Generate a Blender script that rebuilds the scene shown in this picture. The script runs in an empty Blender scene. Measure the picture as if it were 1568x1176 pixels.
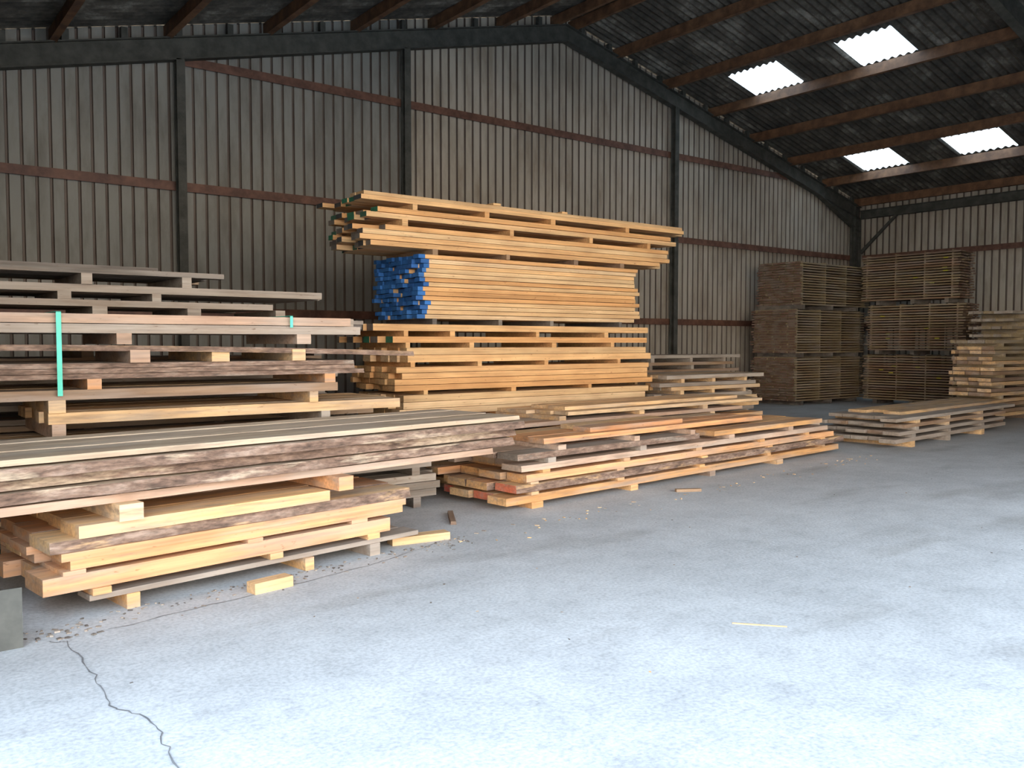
import bpy, math, random
from mathutils import Vector, Matrix
random.seed(7)
R=random.random
def U(a,b): return a+(b-a)*random.random()

# ------------------------------------------------------------------ materials
def newmat(name):
    m=bpy.data.materials.new(name); m.use_nodes=True
    nt=m.node_tree; nt.nodes.clear()
    out=nt.nodes.new('ShaderNodeOutputMaterial')
    bs=nt.nodes.new('ShaderNodeBsdfPrincipled')
    nt.links.new(bs.outputs[0],out.inputs[0])
    return m,nt,bs,out
def noise(nt,scale,detail,vec_scale=(1,1,1),coord='Object',rough=.55,loc=(0,0,0)):
    tc=nt.nodes.new('ShaderNodeTexCoord'); mp=nt.nodes.new('ShaderNodeMapping')
    mp.inputs['Scale'].default_value=vec_scale; mp.inputs['Location'].default_value=loc
    nt.links.new(tc.outputs[coord],mp.inputs[0])
    n=nt.nodes.new('ShaderNodeTexNoise'); n.inputs['Scale'].default_value=scale
    n.inputs['Detail'].default_value=detail; n.inputs['Roughness'].default_value=rough
    nt.links.new(mp.outputs[0],n.inputs['Vector']); return n.outputs['Fac']
def ramp(nt,src,stops):
    r=nt.nodes.new('ShaderNodeValToRGB'); e=r.color_ramp.elements
    while len(e)<len(stops): e.new(.5)
    for i,(p,c) in enumerate(stops):
        e[i].position=p; e[i].color=(c[0],c[1],c[2],1)
    nt.links.new(src,r.inputs[0]); return r.outputs[0]
def mix(nt,a,b,fac,mode='MIX'):
    m=nt.nodes.new('ShaderNodeMix'); m.data_type='RGBA'; m.blend_type=mode
    for sock,v in ((m.inputs[6],a),(m.inputs[7],b),(m.inputs[0],fac)):
        if isinstance(v,(int,float)): sock.default_value=v
        elif isinstance(v,tuple): sock.default_value=(v[0],v[1],v[2],1)
        else: nt.links.new(v,sock)
    return m.outputs[2]
def bump(nt,bs,src,strength,dist=.01):
    b=nt.nodes.new('ShaderNodeBump'); b.inputs['Strength'].default_value=strength
    b.inputs['Distance'].default_value=dist
    nt.links.new(src,b.inputs['Height']); nt.links.new(b.outputs[0],bs.inputs['Normal'])
g=lambda v:(v,v,v)

def woodmat(name,weather):
    m,nt,bs,_=newmat(name)
    at=nt.nodes.new('ShaderNodeAttribute'); at.attribute_name='Col'
    g1=noise(nt,1,4,(1.1,40,40)); g2=noise(nt,1,3,(1.5,5,5),loc=(3,5,1)); g3=noise(nt,1,2,(14,50,50),loc=(9,2,4))
    c=mix(nt,at.outputs['Color'],ramp(nt,g1,[(.3,g(.76)),(.65,g(1.1))]),1,'MULTIPLY')
    c=mix(nt,c,ramp(nt,g2,[(.3,(.82,.76,.72)),(.6,g(1.04))]),1,'MULTIPLY')
    if weather:
        w1=noise(nt,1,5,(1.6,7,16),loc=(7,1,3),rough=.65)
        c=mix(nt,c,(.20,.135,.09),ramp(nt,w1,[(.50,g(0)),(.66,g(weather))]))
        w2=noise(nt,1,3,(.8,4,9),loc=(1,9,3))
        c=mix(nt,c,(.36,.30,.25),ramp(nt,w2,[(.46,g(0)),(.6,g(weather*.7))]))
    c=mix(nt,c,ramp(nt,g3,[(.22,(.42,.28,.18)),(.33,g(1))]),.75,'MULTIPLY')
    nt.links.new(c,bs.inputs['Base Color']); bs.inputs['Roughness'].default_value=.75
    bump(nt,bs,g1,.3,.004)
    return m
WOOD=woodmat('sawn_wood',0); WOODW=woodmat('weathered_sawn_wood',.6)
# waney / bark edge
BARKM,nt,bs,_=newmat('waney_bark_edge')
at=nt.nodes.new('ShaderNodeAttribute'); at.attribute_name='Col'
b1=noise(nt,1,6,(4,14,20),rough=.65); b2=noise(nt,1,5,(1.4,6,10),loc=(4,8,2),rough=.6); b3=noise(nt,1,5,(18,30,60))
c=ramp(nt,b1,[(.32,(.085,.052,.036)),(.5,(.21,.13,.09)),(.68,(.34,.24,.18))])
fa=ramp(nt,b2,[(.54,g(0)),(.62,g(.7))])
c=mix(nt,c,at.outputs['Color'],fa)
c=mix(nt,c,ramp(nt,b3,[(.3,g(.55)),(.6,g(1.1))]),.85,'MULTIPLY')
nt.links.new(c,bs.inputs['Base Color']); bs.inputs['Roughness'].default_value=.9
bump(nt,bs,b3,.8,.015)

# concrete
CONC,nt,bs,_=newmat('concrete_floor')
n1=noise(nt,.35,5,loc=(3,1,0)); n2=noise(nt,2.2,6,rough=.65); n3=noise(nt,45,3); n4=noise(nt,.8,5,(.5,1.6,1),loc=(11,4,0)); n5=noise(nt,9,5,rough=.7,loc=(2,2,0))
c=ramp(nt,n1,[(.3,(.43,.425,.415)),(.7,(.53,.525,.515))])
c=mix(nt,c,ramp(nt,n2,[(.3,g(.82)),(.62,g(1.05))]),.8,'MULTIPLY')
c=mix(nt,c,ramp(nt,n3,[(.3,g(.76)),(.6,g(1.08))]),.9,'MULTIPLY')
c=mix(nt,c,ramp(nt,n5,[(.3,g(.82)),(.5,g(1))]),.8,'MULTIPLY')
c=mix(nt,c,ramp(nt,n4,[(.27,(.60,.57,.53)),(.45,g(1))]),.7,'MULTIPLY')
nt.links.new(c,bs.inputs['Base Color']); bs.inputs['Roughness'].default_value=.7
bump(nt,bs,n3,.4,.006)

def sheet_mat(name,c0,c1,dirt,vs):
    m,nt,bs,_=newmat(name)
    a=noise(nt,.3,4); b=noise(nt,1,6,vs,rough=.65)
    c=ramp(nt,a,[(.3,c0),(.7,c1)])
    c=mix(nt,c,ramp(nt,b,[(.3,dirt),(.55,g(1.05))]),.85,'MULTIPLY')
    nt.links.new(c,bs.inputs['Base Color']); bs.inputs['Roughness'].default_value=.7
    return m
WALL=sheet_mat('profiled_sheet_cladding',(.37,.32,.255),(.50,.43,.34),(.6,.53,.46),(2.5,2.5,.6))
WALLG=sheet_mat('darker_grey_cladding',(.215,.205,.18),(.29,.27,.235),(.6,.56,.5),(2.5,2.5,.6))  # darker, greyer sheets for the left gable bays and the left wall
GROOVE=sheet_mat('cladding_groove_shade',(.11,.085,.068),(.18,.135,.105),(.6,.5,.45),(2,2,.7))  # rib recesses coloured dark to paint in their thin shadow lines
ROOFM,nt,bs,_=newmat('fibre_cement_roof')
a=noise(nt,1,6,(.9,1.4,1),rough=.72); b=noise(nt,6,4)
c=ramp(nt,a,[(.38,(.05,.043,.035)),(.54,(.11,.095,.075)),(.66,(.27,.245,.205))])
c=mix(nt,c,ramp(nt,b,[(.3,g(.55)),(.6,g(1.1))]),.8,'MULTIPLY')
nt.links.new(c,bs.inputs['Base Color']); bs.inputs['Roughness'].default_value=.9
def plain(name,c0,c1,sc=4,rough=.6,metal=0):
    m,nt,bs,_=newmat(name)
    a=noise(nt,sc,5,rough=.65)
    c=ramp(nt,a,[(.35,c0),(.65,c1)])
    nt.links.new(c,bs.inputs['Base Color']); bs.inputs['Roughness'].default_value=rough; bs.inputs['Metallic'].default_value=metal
    return m
STEEL=plain('painted_steel_green',(.045,.043,.034),(.09,.085,.07),rough=.8)
RUST=plain('rusty_girt_steel',(.09,.036,.022),(.20,.09,.055))
PURL=plain('purlin_timber',(.11,.052,.027),(.24,.118,.058))
DARK=plain('crack_dark',(.10,.10,.10),(.2,.2,.2))
STRAPM=plain('green_plastic_strap',(.03,.46,.32),(.05,.56,.42),rough=.35)
PLATE=plain('dark_sheet_steel',(.05,.05,.043),(.09,.088,.075))
m=bpy.data.materials.new('translucent_rooflight'); m.use_nodes=True; nt=m.node_tree; nt.nodes.clear()
o=nt.nodes.new('ShaderNodeOutputMaterial'); t=nt.nodes.new('ShaderNodeBsdfTranslucent'); tr=nt.nodes.new('ShaderNodeBsdfTransparent'); mx=nt.nodes.new('ShaderNodeMixShader')
n=noise(nt,1,3,(1,35,1)); cc=ramp(nt,n,[(.3,(.30,.34,.34)),(.6,(.62,.66,.66))]); nt.links.new(cc,t.inputs[0]); nt.links.new(cc,tr.inputs[0])
mx.inputs[0].default_value=.3
nt.links.new(t.outputs[0],mx.inputs[1]); nt.links.new(tr.outputs[0],mx.inputs[2]); nt.links.new(mx.outputs[0],o.inputs[0])
SKYL=m

# ------------------------------------------------------------------ mesh helpers
def mkobj(name,verts,faces,mats,midx=None,cols=None,loc=(0,0,0),yaw=0,parent=None):
    me=bpy.data.meshes.new(name); me.from_pydata(verts,[],faces)
    for m in mats: me.materials.append(m)
    if midx: me.polygons.foreach_set('material_index',midx)
    if cols:
        at=me.attributes.new('Col','FLOAT_COLOR','CORNER'); buf=[]
        for f,c in zip(faces,cols):
            for _ in f: buf+= [c[0],c[1],c[2],1]
        at.data.foreach_set('color',buf)
    me.update()
    ob=bpy.data.objects.new(name,me); bpy.context.scene.collection.objects.link(ob)
    ob.location=loc; ob.rotation_euler=(0,0,yaw)
    if parent: ob.parent=parent
    return ob
def boxvf(V,F,x0,x1,y0,y1,z0,z1):
    b=len(V)
    V+= [(x0,y0,z0),(x1,y0,z0),(x1,y1,z0),(x0,y1,z0),(x0,y0,z1),(x1,y0,z1),(x1,y1,z1),(x0,y1,z1)]
    F+= [(b,b+3,b+2,b+1),(b+4,b+5,b+6,b+7),(b,b+1,b+5,b+4),(b+1,b+2,b+6,b+5),(b+2,b+3,b+7,b+6),(b+3,b,b+4,b+7)]

# ------------------------------------------------------------------ building
XL,XR,XM=-0.4,25.2,13.0; YW=15.2; YF=-1.3; SL=.243
def roof(x): return 9.0-SL*abs(x-XM)
V=[(-30,-30,0),(XR+1,-30,0),(XR+1,YW+1,0),(-30,YW+1,0)]
mkobj('floor',V,[(0,1,2,3)],[CONC])
def profile(u0,u1,pitch=.2,dep=.03):
    pts=[]; u=u0
    while u<u1:
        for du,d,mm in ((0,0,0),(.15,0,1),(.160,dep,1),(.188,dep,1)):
            if u+du<u1: pts.append((u+du,d,mm))
        u+=pitch
    pts.append((u1,0,0)); return pts
def pwall(name,segs,fn,topf,split=-99):
    V=[];F=[];M=[]
    for (u0,u1,z0) in segs:
        pts=profile(u0,u1); b=len(V)
        for (u,d,mm) in pts:
            V.append(fn(u,d)+(z0,)); V.append(fn(u,d)+(topf(u),))
        for i in range(len(pts)-1):
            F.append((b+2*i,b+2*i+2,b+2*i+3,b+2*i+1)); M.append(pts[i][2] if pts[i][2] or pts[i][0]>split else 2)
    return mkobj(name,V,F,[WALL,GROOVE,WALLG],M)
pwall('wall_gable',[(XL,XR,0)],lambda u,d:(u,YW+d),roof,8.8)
pwall('wall_right',[(YF,YW,0)],lambda u,d:(XR+d,u),lambda u:roof(XR))
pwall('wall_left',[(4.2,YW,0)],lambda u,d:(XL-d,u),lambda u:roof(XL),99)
pwall('wall_front',[(XL,12.0,5.0),(12.0,XR,0)],lambda u,d:(u,YF-d),roof)
SK=[(17.0,18.08,12.3,13.65),(17.0,18.08,9.55,10.85),(22.1,23.2,12.4,13.75),(22.1,23.2,9.65,11.05)]
xs=[XL-.4,5,XM,17.0,18.08,20,22.1,23.2,XR+.3]
st=.03
ys=[YF-.1+i*st for i in range(int((YW+.2-YF)/st)+1)]
V=[];F=[];SF=[]
for x in xs:
    for y in ys: V.append((x,y,roof(x)+.025*math.sin(y/.18*2*math.pi)))
n=len(ys)
for i in range(len(xs)-1):
    for j in range(n-1):
        cx=(xs[i]+xs[i+1])/2; cy=ys[j]+st/2
        f=(i*n+j,i*n+j+1,(i+1)*n+j+1,(i+1)*n+j)
        if any(a<cx<b and c0<cy<d0 for a,b,c0,d0 in SK): SF.append(f)
        else: F.append(f)
mkobj('ceiling',V,F,[ROOFM])
used=sorted(set(k for f in SF for k in f)); mp={k:i for i,k in enumerate(used)}
mkobj('window_1',[V[k] for k in used],[tuple(mp[k] for k in f) for f in SF],[SKYL])
V=[];F=[]
for k in range(-11,8):
    x=18.1+1.72*k
    if x>XR-.2 or x<XL: continue
    if abs(x-XM)<.3: continue
    r=roof(x)-.03
    boxvf(V,F,x-.04,x+.04,YF+.02,YW-.02,r-.22,r)
    boxvf(V,F,x-.07,x+.04,YF+.02,YW-.02,r-.235,r-.222)
boxvf(V,F,XM-.3,XM-.22,YF,YW,roof(XM)-.32,roof(XM)-.1)
boxvf(V,F,XM+.22,XM+.3,YF,YW,roof(XM)-.32,roof(XM)-.1)
mkobj('roof_purlins',V,F,[PURL])
def slopebox(V,F,xa,xb,ya,yb,za0,za1,zb0,zb1):
    b=len(V)
    V+= [(xa,ya,za0),(xb,ya,zb0),(xb,yb,zb0),(xa,yb,za0),(xa,ya,za1),(xb,ya,zb1),(xb,yb,zb1),(xa,yb,za1)]
    F+= [(b,b+3,b+2,b+1),(b+4,b+5,b+6,b+7),(b,b+1,b+5,b+4),(b+1,b+2,b+6,b+5),(b+2,b+3,b+7,b+6),(b+3,b,b+4,b+7)]
for yc in (YW-.17,7.2,-1.0):
    V=[];F=[]
    for xe in (XL+.1,XR-.1):
        a,b=(xe,XM)
        ra,rb=roof(a)-.25,roof(b)-.25
        D=.36
        slopebox(V,F,a,b,yc-.09,yc+.09,ra-.02,ra,rb-.02,rb)
        slopebox(V,F,a,b,yc-.012,yc+.012,ra-D,ra,rb-D,rb)
        slopebox(V,F,a,b,yc-.09,yc+.09,ra-D-.02,ra-D,rb-D-.02,rb-D)
        s=1 if xe<XM else -1
        h=xe+s*2.2; rh=roof(h)-.25
        slopebox(V,F,a,h,yc-.09,yc+.09,ra-D-.42,ra-D-.40,rh-D-.02,rh-D)
        slopebox(V,F,a,h,yc-.012,yc+.012,ra-D-.40,ra-D,rh-D,rh-D+.01)
        cx0,cx1=(xe,xe+.32) if s>0 else (xe-.32,xe)
        boxvf(V,F,cx0,cx0+.02,yc-.09,yc+.09,0,ra); boxvf(V,F,cx1-.02,cx1,yc-.09,yc+.09,0,ra-D)
        boxvf(V,F,cx0,cx1,yc-.01,yc+.01,0,ra-D)
        x=min(a,b)+.5
        while x<max(a,b):
            r=roof(x)-.25
            boxvf(V,F,x-.05,x+.05,yc-.05,yc+.05,r,r+.18); x+=.86
    mkobj('steel_portal_frame',V,F,[STEEL])
for x in (4.5,8.85,16.65):
    V=[];F=[]; zt=roof(x)-.62
    boxvf(V,F,x-.07,x+.07,YW-.26,YW-.245,0,zt); boxvf(V,F,x-.07,x+.07,YW-.125,YW-.11,0,zt); boxvf(V,F,x-.008,x+.008,YW-.25,YW-.12,0,zt)
    mkobj('gable_post',V,F,[STEEL])
V=[];F=[]
for h,xa,xb in ((2.14,XL,XR),(4.24,XL,XR),(6.34,4.5,21.5)):
    boxvf(V,F,xa,xb,YW-.09,YW-.075,h-.08,h+.06); boxvf(V,F,xa,xb,YW-.09,YW-.01,h+.06,h+.072)
mkobj('wall_girts',V,F,[RUST])
V=[];F=[]
for h in (2.14,4.24):
    boxvf(V,F,XR-.09,XR-.075,YF,YW-.3,h-.08,h+.06); boxvf(V,F,XR-.09,XR-.01,YF,YW-.3,h+.06,h+.072)
mkobj('wall_girts',V,F,[RUST])
V=[];F=[]
boxvf(V,F,XR-.3,XR-.14,YF,YW-.3,5.42,5.44); boxvf(V,F,XR-.3,XR-.14,YF,YW-.3,5.66,5.68); boxvf(V,F,XR-.23,XR-.21,YF,YW-.3,5.44,5.66)
b=len(V)
ya,yb=YW-.35,YW-1.5
V+=[(XR-.26,ya,4.35),(XR-.18,ya,4.35),(XR-.18,yb,5.42),(XR-.26,yb,5.42),(XR-.26,ya,4.47),(XR-.18,ya,4.47),(XR-.18,yb+.1,5.42),(XR-.26,yb+.1,5.42)]
F+=[(b,b+3,b+2,b+1),(b+4,b+5,b+6,b+7),(b,b+1,b+5,b+4),(b+1,b+2,b+6,b+5),(b+2,b+3,b+7,b+6),(b+3,b,b+4,b+7)]
mkobj('eaves_beam',V,F,[STEEL])

# ------------------------------------------------------------------ lumber
PINE=[(.66,.355,.14),(.69,.39,.165),(.62,.32,.12),(.71,.42,.185)]
PALE=[(.68,.44,.22),(.64,.40,.19),(.72,.49,.27)]
ORNG=[(.64,.31,.13),(.67,.35,.16),(.58,.28,.12)]
PINK=[(.48,.32,.22),(.43,.28,.19),(.52,.36,.255)]
GREY=[(.32,.26,.205),(.27,.22,.175),(.37,.31,.25)]
DGREY=[(.12,.10,.085),(.16,.135,.11),(.20,.165,.13)]
BRWN=[(.29,.18,.105),(.33,.21,.12),(.24,.15,.095)]
TAN=[(.31,.225,.12),(.35,.255,.135),(.27,.195,.105)]
RED=[(.19,.095,.06),(.23,.12,.08),(.16,.085,.055)]
BLUE=[(.02,.12,.36),(.03,.15,.42),(.018,.10,.31)]
GREEN=[(.03,.17,.09),(.05,.13,.08),(.06,.06,.06)]
class Stack:
    def __init__(s,name,x,y,yaw=0,W=1.15,mat=None):
        s.n=name; s.x=x; s.y=y; s.yaw=math.radians(yaw); s.W=W; s.z=0; s.V=[];s.F=[];s.C=[];s.M=[]; s.mat=mat or WOODW
    def board(s,x0,x1,y0,y1,z0,z1,col,end=None,paint=0,pcol=None,live=0,bark=False,sag=0):
        V,F,C,M=s.V,s.F,s.C,s.M
        L=x1-x0
        if live: n=max(3,int(L/.14)); xs=[x0+L*i/n for i in range(n+1)]
        else: xs=[x0,x1] if not sag else [x0+L*i/5 for i in range(6)]
        if paint: xs=[x0,x0+paint]+xs[1:]
        b=len(V); o0=o1=0; bv=.3
        for i,x in enumerate(xs):
            if live:
                o0=o0*.75+U(-live,live)*.7; o1=o1*.75+U(-live,live)*.7; bv=bv*.7+.3*R()
            t=(x-x0)/L if L else 0
            dz=sag*(t*t)
            bev=live*1.6*bv if live else 0
            V+= [(x,y0+o0,z0+dz),(x,y1+o1,z0+dz),(x,y1+o1-bev,z1+dz),(x,y0+o0+bev,z1+dz)]
        end=end or tuple(k*.85 for k in col)
        mb=1 if bark else 0
        for i in range(len(xs)-1):
            a=b+4*i; c=a+4
            cc=pcol if (paint and i==0) else col
            F.append((a,c,c+3,a+3)); C.append(cc); M.append(mb)
            F.append((a+1,a+2,c+2,c+1)); C.append(cc); M.append(mb)
            F.append((a+3,c+3,c+2,a+2)); C.append(cc); M.append(0)
            F.append((a,a+1,c+1,c)); C.append(cc); M.append(0)
        e=b+4*(len(xs)-1)
        F.append((b,b+3,b+2,b+1)); C.append(pcol if paint else end); M.append(0)
        F.append((e,e+1,e+2,e+3)); C.append(end); M.append(0)
    def layer(s,x0,x1,t,pal,bw=.19,gap=.012,jit=.04,endp=None,paint=0,pal2=None,live=0,bark=False,W=None,y0=0,sag=0,yj=.008):
        W=W or s.W; y=y0
        while y<y0+W-.06:
            w=min(bw*U(.85,1.15),y0+W-y)
            c=random.choice(pal); k=U(.9,1.08); c=tuple(v*k for v in c)
            e=random.choice(endp) if endp else None
            pc=random.choice(pal2) if pal2 else None
            s.board(x0+U(-jit,jit),x1+U(-jit,jit),y+(U(-yj,yj) if y==y0 else 0),y+w-gap,s.z,s.z+t-.002*R(),c,e,(paint*U(.5,1.4) if paint else 0),pc,live,bark,sag)
            y+=w
        s.z+=t
    def pack(s,x0,x1,rows,t,pal,g=.005,**k):
        for i in range(rows):
            s.layer(x0,x1,t,pal,**k); s.z+=g
        s.z-=g
    def box(s,x0,x1,y0,y1,z0,z1,c):
        boxvf(s.V,s.F,x0,x1,y0,y1,z0,z1); s.C+=[c]*6; s.M+=[0]*6
    def sticks(s,xs,t=.05,w=.07,pal=PINE,over=.03,end=None):
        for x in xs:
            x+=U(-.04,.04); c=random.choice(pal); ww=w*U(.8,1.2)
            s.box(x,x+ww,-over*R(),s.W+over*R(),s.z,s.z+t,c)
        s.z+=t
    def build(s):
        return mkobj(s.n,s.V,s.F,[s.mat,BARKM],s.M,cols=s.C,loc=(s.x,s.y,0),yaw=s.yaw)

# --- tall stack in the middle
s=Stack('tall_lumber_stack',5.05,9.5,0,1.2,WOOD)
s.sticks([.4,1.8,3.2,4.6],.1,.1)
s.pack(.35,4.85,7,.07,PINE+PALE,jit=.05)
s.sticks([.5,1.9,3.3,4.5],.05); s.pack(.45,4.9,3,.085,PALE,jit=.08)
s.sticks([.8,2.2,3.6],.055); s.pack(.4,4.95,4,.072,PINE,jit=.08,endp=PINE)
s.sticks([.6,1.6,2.8,4.2],.06); s.pack(.5,4.9,2,.09,PINE+PALE,jit=.07)
s.sticks([.5,1.5,2.9,4.1],.065); s.layer(.25,4.9,.08,PINE,jit=.1,endp=GREEN+DGREY)
s.sticks([.5,1.2,2.6,3.9],.07); s.layer(.1,4.85,.085,PINE,jit=.1,endp=GREEN+DGREY)
s.sticks([.9,2.0,2.9,4.2],.075,pal=DGREY)
s.pack(.76,4.65,14,.053,PALE+PINE,jit=.08,endp=BLUE,paint=.09,pal2=BLUE,bw=.14,g=.006,yj=.014)
s.sticks([.9,2.1,3.3,4.3],.07,pal=BRWN)
s.pack(.08,5.3,4,.062,PINE+PALE,jit=.2,endp=DGREY+DGREY+GREEN,bw=.16,yj=.02)
s.sticks([.5,2.2,3.6,4.9],.08)
s.pack(.1,5.35,2,.062,PINE+PALE,jit=.2,endp=DGREY+GREEN,yj=.02)
s.sticks([.6,1.7,2.9,4.4],.075)
s.layer(.0,5.7,.055,PINE+PALE,jit=.2,endp=GREEN)
s.layer(.0,5.7,.045,PALE,jit=.1,W=.35)
s.W=1.5; s.sticks([1.9,3.1],.03,.12)
s.build()
# --- left front stickered stack
s=Stack('stickered_board_stack',.2,7.2,0,1.2)
s.sticks([.3,1.6,2.9,4.1],.1,.1,DGREY)
s.pack(0,4.4,3,.07,DGREY+GREY,jit=.1)
s.sticks([.3,1.6,2.9,4.1],.07,.08,GREY); s.pack(0,4.3,3,.07,GREY,jit=.1)
s.sticks([.3,1.6,2.9,3.9],.08,.08,PALE); s.pack(.2,4.1,2,.07,GREY+PALE,jit=.1)
s.z=.88; s.sticks([.95,3.15],.11,.09,PINK+GREY)
s.layer(.93,4.0,.085,PALE,jit=.05)
s.sticks([.95,3.05],.095,.1,PALE)
s.layer(0,3.35,.075,PALE+BRWN,jit=.06,W=1.0)
s.sticks([1.25,3.2],.08,.1,ORNG)
s.pack(.55,3.5,3,.038,PINK+GREY,jit=.09,live=.014,bark=True,g=.003)
s.sticks([1.5,2.2,2.85],.1,.13,PINK+PALE)
s.layer(0,4.1,.045,BRWN+DGREY,jit=.12,live=.025,bark=True,sag=-.07)
s.sticks([1.45,2.95],.085,.12,PINK)
s.pack(0,3.5,2,.072,PINK+GREY,jit=.07,g=.004)
zt=s.z
s.build()
V=[];F=[]
for X,z0,w in ((1.22,zt-.62,.035),(3.05,zt-.09,.025)):
    boxvf(V,F,X,X+w,7.165,7.17,z0,zt+.012); boxvf(V,F,X,X+w,7.165,7.9,zt+.008,zt+.013)
mkobj('green_plastic_strap',V,F,[STRAPM])

# --- left back stickered stack
s=Stack('stickered_board_stack',.2,8.65,0,1.2)
s.sticks([.3,1.6,2.9,4.0],.1,.1,DGREY)
for k in range(8):
    s.pack(0,U(3.9,4.5),2,.05,DGREY+GREY+BRWN,jit=.12,endp=DGREY+GREEN); s.sticks([.3,1.5,2.7,3.7],.075,.09,GREY+BRWN)
s.z=1.75
s.pack(0,4.3,2,.045,BRWN+DGREY,jit=.1,endp=DGREY+GREEN); s.sticks([.4,1.6,2.4,3.3],.09,.12,GREY)
s.layer(0,3.2,.06,GREY+PINK,jit=.1); s.sticks([.6,1.3,2.1],.07,.1,GREY)
s.layer(0,3.85,.07,GREY,jit=.06); s.sticks([.7,1.5,2.4],.10,.08,GREY)
s.layer(0,2.75,.05,BRWN+DGREY,jit=.1); s.layer(0,2.2,.045,DGREY,jit=.1,W=.9,y0=.2)
s.build()

# --- front left pile with live-edge slabs
s=Stack('live_edge_slab_stack',.75,5.42,8.5,1.15)
s.sticks([.5,1.75,2.35],.09,.09,GREY+PINE)
s.layer(.35,2.75,.035,GREY,jit=.06)
s.sticks([.3,1.5,2.3],.04,.1,PINE)
s.layer(.12,2.5,.1,ORNG+PINE,jit=.08,bw=.28)
s.sticks([.2,1.3,2.2],.025,.12,ORNG)
s.layer(.15,2.6,.055,PALE+ORNG,jit=.08,bw=.3)
s.layer(.1,2.65,.05,ORNG,jit=.1,bw=.3)
s.layer(.1,2.75,.07,ORNG+PALE,jit=.08,bw=.35,live=.022,bark=True)
s.layer(.3,2.0,.075,PINE,jit=.03,bw=.3)
s.sticks([.5,2.05],.1,.12,ORNG+PALE,over=.12)
SLAB=[(.56,.43,.30),(.50,.38,.26),(.62,.49,.35)]
for i,(t,xe,yo,bk,pal) in enumerate(((.05,3.7,.05,False,ORNG+PINK),(.065,3.95,-.01,True,SLAB),(.06,4.05,.05,True,SLAB),(.06,4.0,-.03,True,SLAB),(.035,4.02,.02,False,SLAB))):
    s.layer(-.6,xe,t,pal,jit=.07,bw=.42,live=.03 if bk else .012,bark=bk,gap=.03,y0=yo)
    if i<4: 
        for xx in (-.3,.9,2.1,3.3): s.box(xx,xx+.05,.12,1.0,s.z,s.z+.012,GREY[0])
        s.z+=.012
s.build()

# --- front right long pile
MARK=PINE+PALE+[(.55,.09,.05),(.60,.16,.08)]
s=Stack('sawn_plank_stack',4.96,6.45,5.5,1.1)
s.sticks([.25,1.7,3.2,4.7],.06,.14,BRWN+PINE)
s.layer(0,6.4,.075,PINE+PALE,jit=.12,bw=.3,live=.006,endp=MARK)
s.sticks([.2,1.5,3,4.5,5.9],.03,.1)
s.layer(.05,6.45,.075,PALE+ORNG,jit=.18,bw=.3,live=.012,bark=True,endp=MARK)
s.sticks([.2,1.5,3,4.5,5.9],.022,.1)
s.layer(-.05,6.2,.07,PINE+ORNG,jit=.22,bw=.3,live=.007,endp=MARK)
s.sticks([.4,1.6,2.9,4.3,5.5],.035,.1)
s.layer(.1,6.3,.06,PALE+PINK,jit=.22,bw=.3,live=.008)
z=s.z
s.sticks([.4,1.9,3.6,5.0],.05,.12,PINK+GREY)
s.layer(.05,3.0,.06,PINK+GREY,jit=.15,bw=.3,live=.012,bark=True)
z2=s.z; s.z=z+.05
s.layer(3.2,5.9,.06,PALE+PINE,jit=.15,bw=.3)
s.z=z2; s.sticks([.6,1.8,2.8],.05,.1,PINK)
s.layer(.5,4.6,.055,ORNG+PALE,jit=.1,bw=.3,live=.01,W=.85,y0=.15)
s.layer(1.4,3.0,.05,ORNG+PALE,jit=.1,bw=.3,W=.6,y0=.25)
s.build()
s=Stack('sawn_plank_stack',4.98,7.75,4,1.15)
s.sticks([.25,1.7,3.2,4.7],.08,.14,BRWN)
s.pack(.1,6.3,4,.06,GREY+PALE,jit=.15,bw=.28,g=.02)
s.sticks([.3,1.8,3.3,4.8],.06,.12,GREY)
s.pack(.15,6.1,2,.055,PALE+PINE+GREY,jit=.2,bw=.28,g=.01)
s.sticks([.3,1.8,3.3,4.8],.06,.12,PALE)
s.layer(.1,5.6,.05,GREY+PINK,jit=.2,bw=.28)
s.sticks([1.7,3.2,4.6],.05,.12,PALE)
s.layer(1.9,6.3,.045,PALE,jit=.2,bw=.3)
s.layer(2.2,5.6,.045,PALE,jit=.2,bw=.35,W=.7,y0=.2)
s.build()

s=Stack('weathered_board_stack',10.15,11.0,0,1.2)
s.sticks([.3,1.8,3.3],.1,.1,DGREY)
for k in range(9):
    s.layer(0,3.9,.06,DGREY+GREY+BRWN,jit=.12); s.sticks([.3,1.4,2.5,3.5],.075,.08,GREY)
s.layer(0,3.9,.06,GREY+BRWN,jit=.12,W=.8)
s.build()
s=Stack('sawn_plank_stack',10.15,9.3,0,1.2)
s.sticks([.3,1.8],.1,.1,DGREY)
for k in range(5):
    s.pack(0,2.3,2,.06,PALE+PINE+GREY,jit=.15); s.sticks([.3,1.1,1.9],.06,.08,PALE)
s.layer(0,2.5,.06,PALE+GREY,jit=.1)
s.build()

s=Stack('low_plank_stack',12.75,6.78,4.5,1.3)
s.sticks([.15,1.5,2.9],.09,.13,GREY+PALE)
s.layer(-.2,4.0,.06,GREY,jit=.2,bw=.28)
s.sticks([.2,1.5,2.9],.05,.12,GREY)
s.layer(-.1,4.0,.055,GREY+BRWN,jit=.2,bw=.28)
s.sticks([.3,1.5,2.9],.05,.12,GREY+PALE)
s.layer(-.2,4.3,.055,PALE+BRWN+GREY,jit=.25,bw=.28)
s.sticks([.3,1.5,2.9],.05,.12,PALE)
s.layer(-.2,4.6,.05,PALE+GREY,jit=.25,bw=.28)
s.layer(.6,4.9,.045,PALE,jit=.2,bw=.28,W=.9,y0=.3)
s.build()

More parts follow.
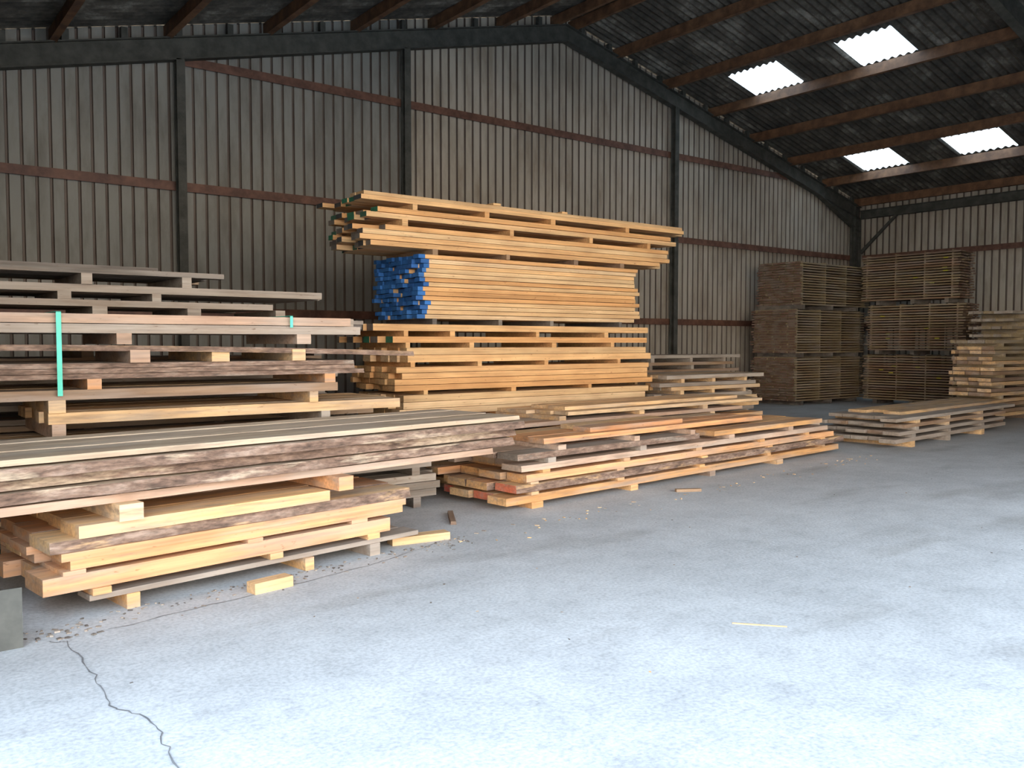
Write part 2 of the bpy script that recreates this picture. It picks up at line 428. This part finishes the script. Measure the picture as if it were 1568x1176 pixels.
s=Stack('long_plank_stack',18.0,7.8,0,.85)
s.sticks([.3,1.8,3.3],.12,.12,BRWN)
for k in range(7):
    s.pack(U(-.1,.1),4.6,2,.07,PALE+BRWN+TAN,jit=.08,endp=BRWN+PALE,bw=.25,g=.01); s.sticks([.3,1.6,2.9,4.1],.06,.1,TAN)
s.layer(0,4.6,.07,TAN+GREY,jit=.1)
s.sticks([1.2,2.6,4.1],.06,.1,TAN)
for q in range(3):
    s.layer(.7,4.6,.06,GREY+TAN,jit=.1); s.sticks([1.3,2.6,4.1],.1,.1,TAN)
s.layer(.7,4.6,.06,GREY+TAN,jit=.1)
s.build()

def packs(x,y,yaw,L,W,tiers,front,ends,H,yel=0):
    s=Stack('seasoned_board_pack_stack',x,y,yaw,W)
    for i in range(tiers):
        ox=U(-.08,.08)+(.25 if (i==tiers-1 and not yel) else 0)
        s.sticks([.3,L*.5,L-.4],.11,.1,DGREY)
        h=H/tiers-.11; rows=int(h/.066)
        for r in range(rows):
            s.layer(ox,L+ox,.038,front,jit=.05,endp=ends,bw=.22,yj=.025)
            for xx in (.1,L*.35,L*.65,L-.2):
                s.box(xx+ox,xx+ox+.04,.03,W-.03,s.z,s.z+.028,random.choice(front))
            s.z+=.028
        if yel:
            for q in range(5):
                xx=U(.2,L-.4); zz=s.z-h*U(.15,.8); s.box(xx,xx+.12,-.036,-.027,zz,zz+.028,(.5,.45,.03))
    s.build(); return s.z
packs(19.0,13.1,0,3.2,1.35,3,TAN,RED,3.78)
packs(21.55,12.7,-90,2.55,.8,3,TAN+BRWN,RED+BRWN,3.9,1)

# ------------------------------------------------------------------ floor details
def ribbon(name,pts,w,mat,z=.003):
    V=[];F=[]
    P=[]
    for i in range(len(pts)-1):
        (ax,ay),(bx,by)=pts[i],pts[i+1]
        for k in range(8):
            t=k/8; P.append((ax+(bx-ax)*t+U(-.014,.014),ay+(by-ay)*t+U(-.014,.014)))
    P.append(pts[-1])
    for i,(x,y) in enumerate(P):
        a=P[max(i-1,0)];b=P[min(i+1,len(P)-1)]
        d=Vector((b[0]-a[0],b[1]-a[1])).normalized(); ww=w*U(.3,1.2)
        V+=[(x-d.y*ww,y+d.x*ww,z),(x+d.y*ww,y-d.x*ww,z)]
    for i in range(len(P)-1): F.append((2*i,2*i+1,2*i+3,2*i+2))
    mkobj(name,V,F,[mat])
ribbon('floor_crack',[(.80,5.12),(.87,5.07),(.89,4.47),(.87,4.05),(.97,3.76),(.95,3.44),(.9,2.7)],.004,DARK)
ribbon('floor_crack',[(1.1,5.15),(1.9,5.3),(2.9,5.5),(3.8,5.85)],.004,DARK)
def offcut(x,y,yaw,l,w,h,pal):
    s=Stack('timber_offcut',x,y,yaw,w); s.board(0,l,0,w,0,h,random.choice(pal),live=.004); s.build()
offcut(2.0,5.3,10,.28,.1,.07,PALE); offcut(3.35,5.93,-8,.5,.12,.06,BRWN+PALE); offcut(7.0,6.25,-30,.28,.06,.03,BRWN)
offcut(3.95,3.1,-50,.3,.012,.006,PALE); offcut(4.2,6.3,60,.5,.05,.03,BRWN)
V=[];F=[];C=[]
def chip(x,y,l,w,h,a,c):
    b=len(V); ca,sa=math.cos(a),math.sin(a)
    for z in (0.001,h):
        for (u,v) in ((-l,-w),(l,-w),(l*U(.6,1),w),(-l*U(.6,1),w)): V.append((x+u*ca-v*sa,y+u*sa+v*ca,z))
    F.extend([(b,b+3,b+2,b+1),(b+4,b+5,b+6,b+7),(b,b+1,b+5,b+4),(b+1,b+2,b+6,b+5),(b+2,b+3,b+7,b+6),(b+3,b,b+4,b+7)]); C.extend([c]*6)
for i in range(170):
    x=U(.7,4); y=5.3+.15*x-abs(random.gauss(0,.12)); chip(x,y,U(.004,.016),U(.003,.007),U(.003,.008),U(0,3),random.choice(DGREY+GREY))
for i in range(22):
    x=U(.72,1.1); y=5.25+U(-.15,.1); chip(x,y,U(.008,.02),U(.006,.012),U(.004,.01),U(0,3),random.choice(DGREY+GREY))
for i in range(80):
    x=U(3.8,11.5); y=6.0+.1*(x-4.5)-abs(random.gauss(0,.2)); chip(x,y,U(.006,.025),U(.003,.008),U(.003,.008),U(0,3),random.choice(GREY+PALE))
for i in range(45):
    chip(U(1,14),U(2.2,6),U(.004,.01),U(.002,.006),U(.002,.005),U(0,3),random.choice(DGREY+PALE+GREY))
mkobj('wood_chip_debris',V,F,[WOOD],cols=C)
V=[];F=[]; boxvf(V,F,.3,.68,5.12,5.13,0,.32); boxvf(V,F,.3,.68,5.13,5.3,0,.01); mkobj('steel_kick_plate',V,F,[PLATE])

# ------------------------------------------------------------------ light
w=bpy.data.worlds.new('sky'); bpy.context.scene.world=w; w.use_nodes=True; nt=w.node_tree
bg=nt.nodes['Background']; tc=nt.nodes.new('ShaderNodeTexCoord'); sp=nt.nodes.new('ShaderNodeSeparateXYZ')
nt.links.new(tc.outputs['Generated'],sp.inputs[0])
cc=ramp(nt,sp.outputs[2],[(0,(1.0,.90,.76)),(.2,(.97,.93,.88)),(.55,(.55,.75,1.0))]); nt.links.new(cc,bg.inputs[0]); bg.inputs[1].default_value=5.0
sc=bpy.context.scene
sc.view_settings.view_transform='Standard'; sc.view_settings.exposure=0.85
# ------------------------------------------------------------------ camera
cd=bpy.data.cameras.new('camera'); cam=bpy.data.objects.new('camera',cd); sc.collection.objects.link(cam)
cd.sensor_width=36; cd.lens=36*1325/1568
cam.location=(0,0,1.6); cam.rotation_euler=(math.radians(90-2.72),0,math.radians(-37.4))
cd.clip_start=.05; cd.clip_end=200
sc.camera=cam
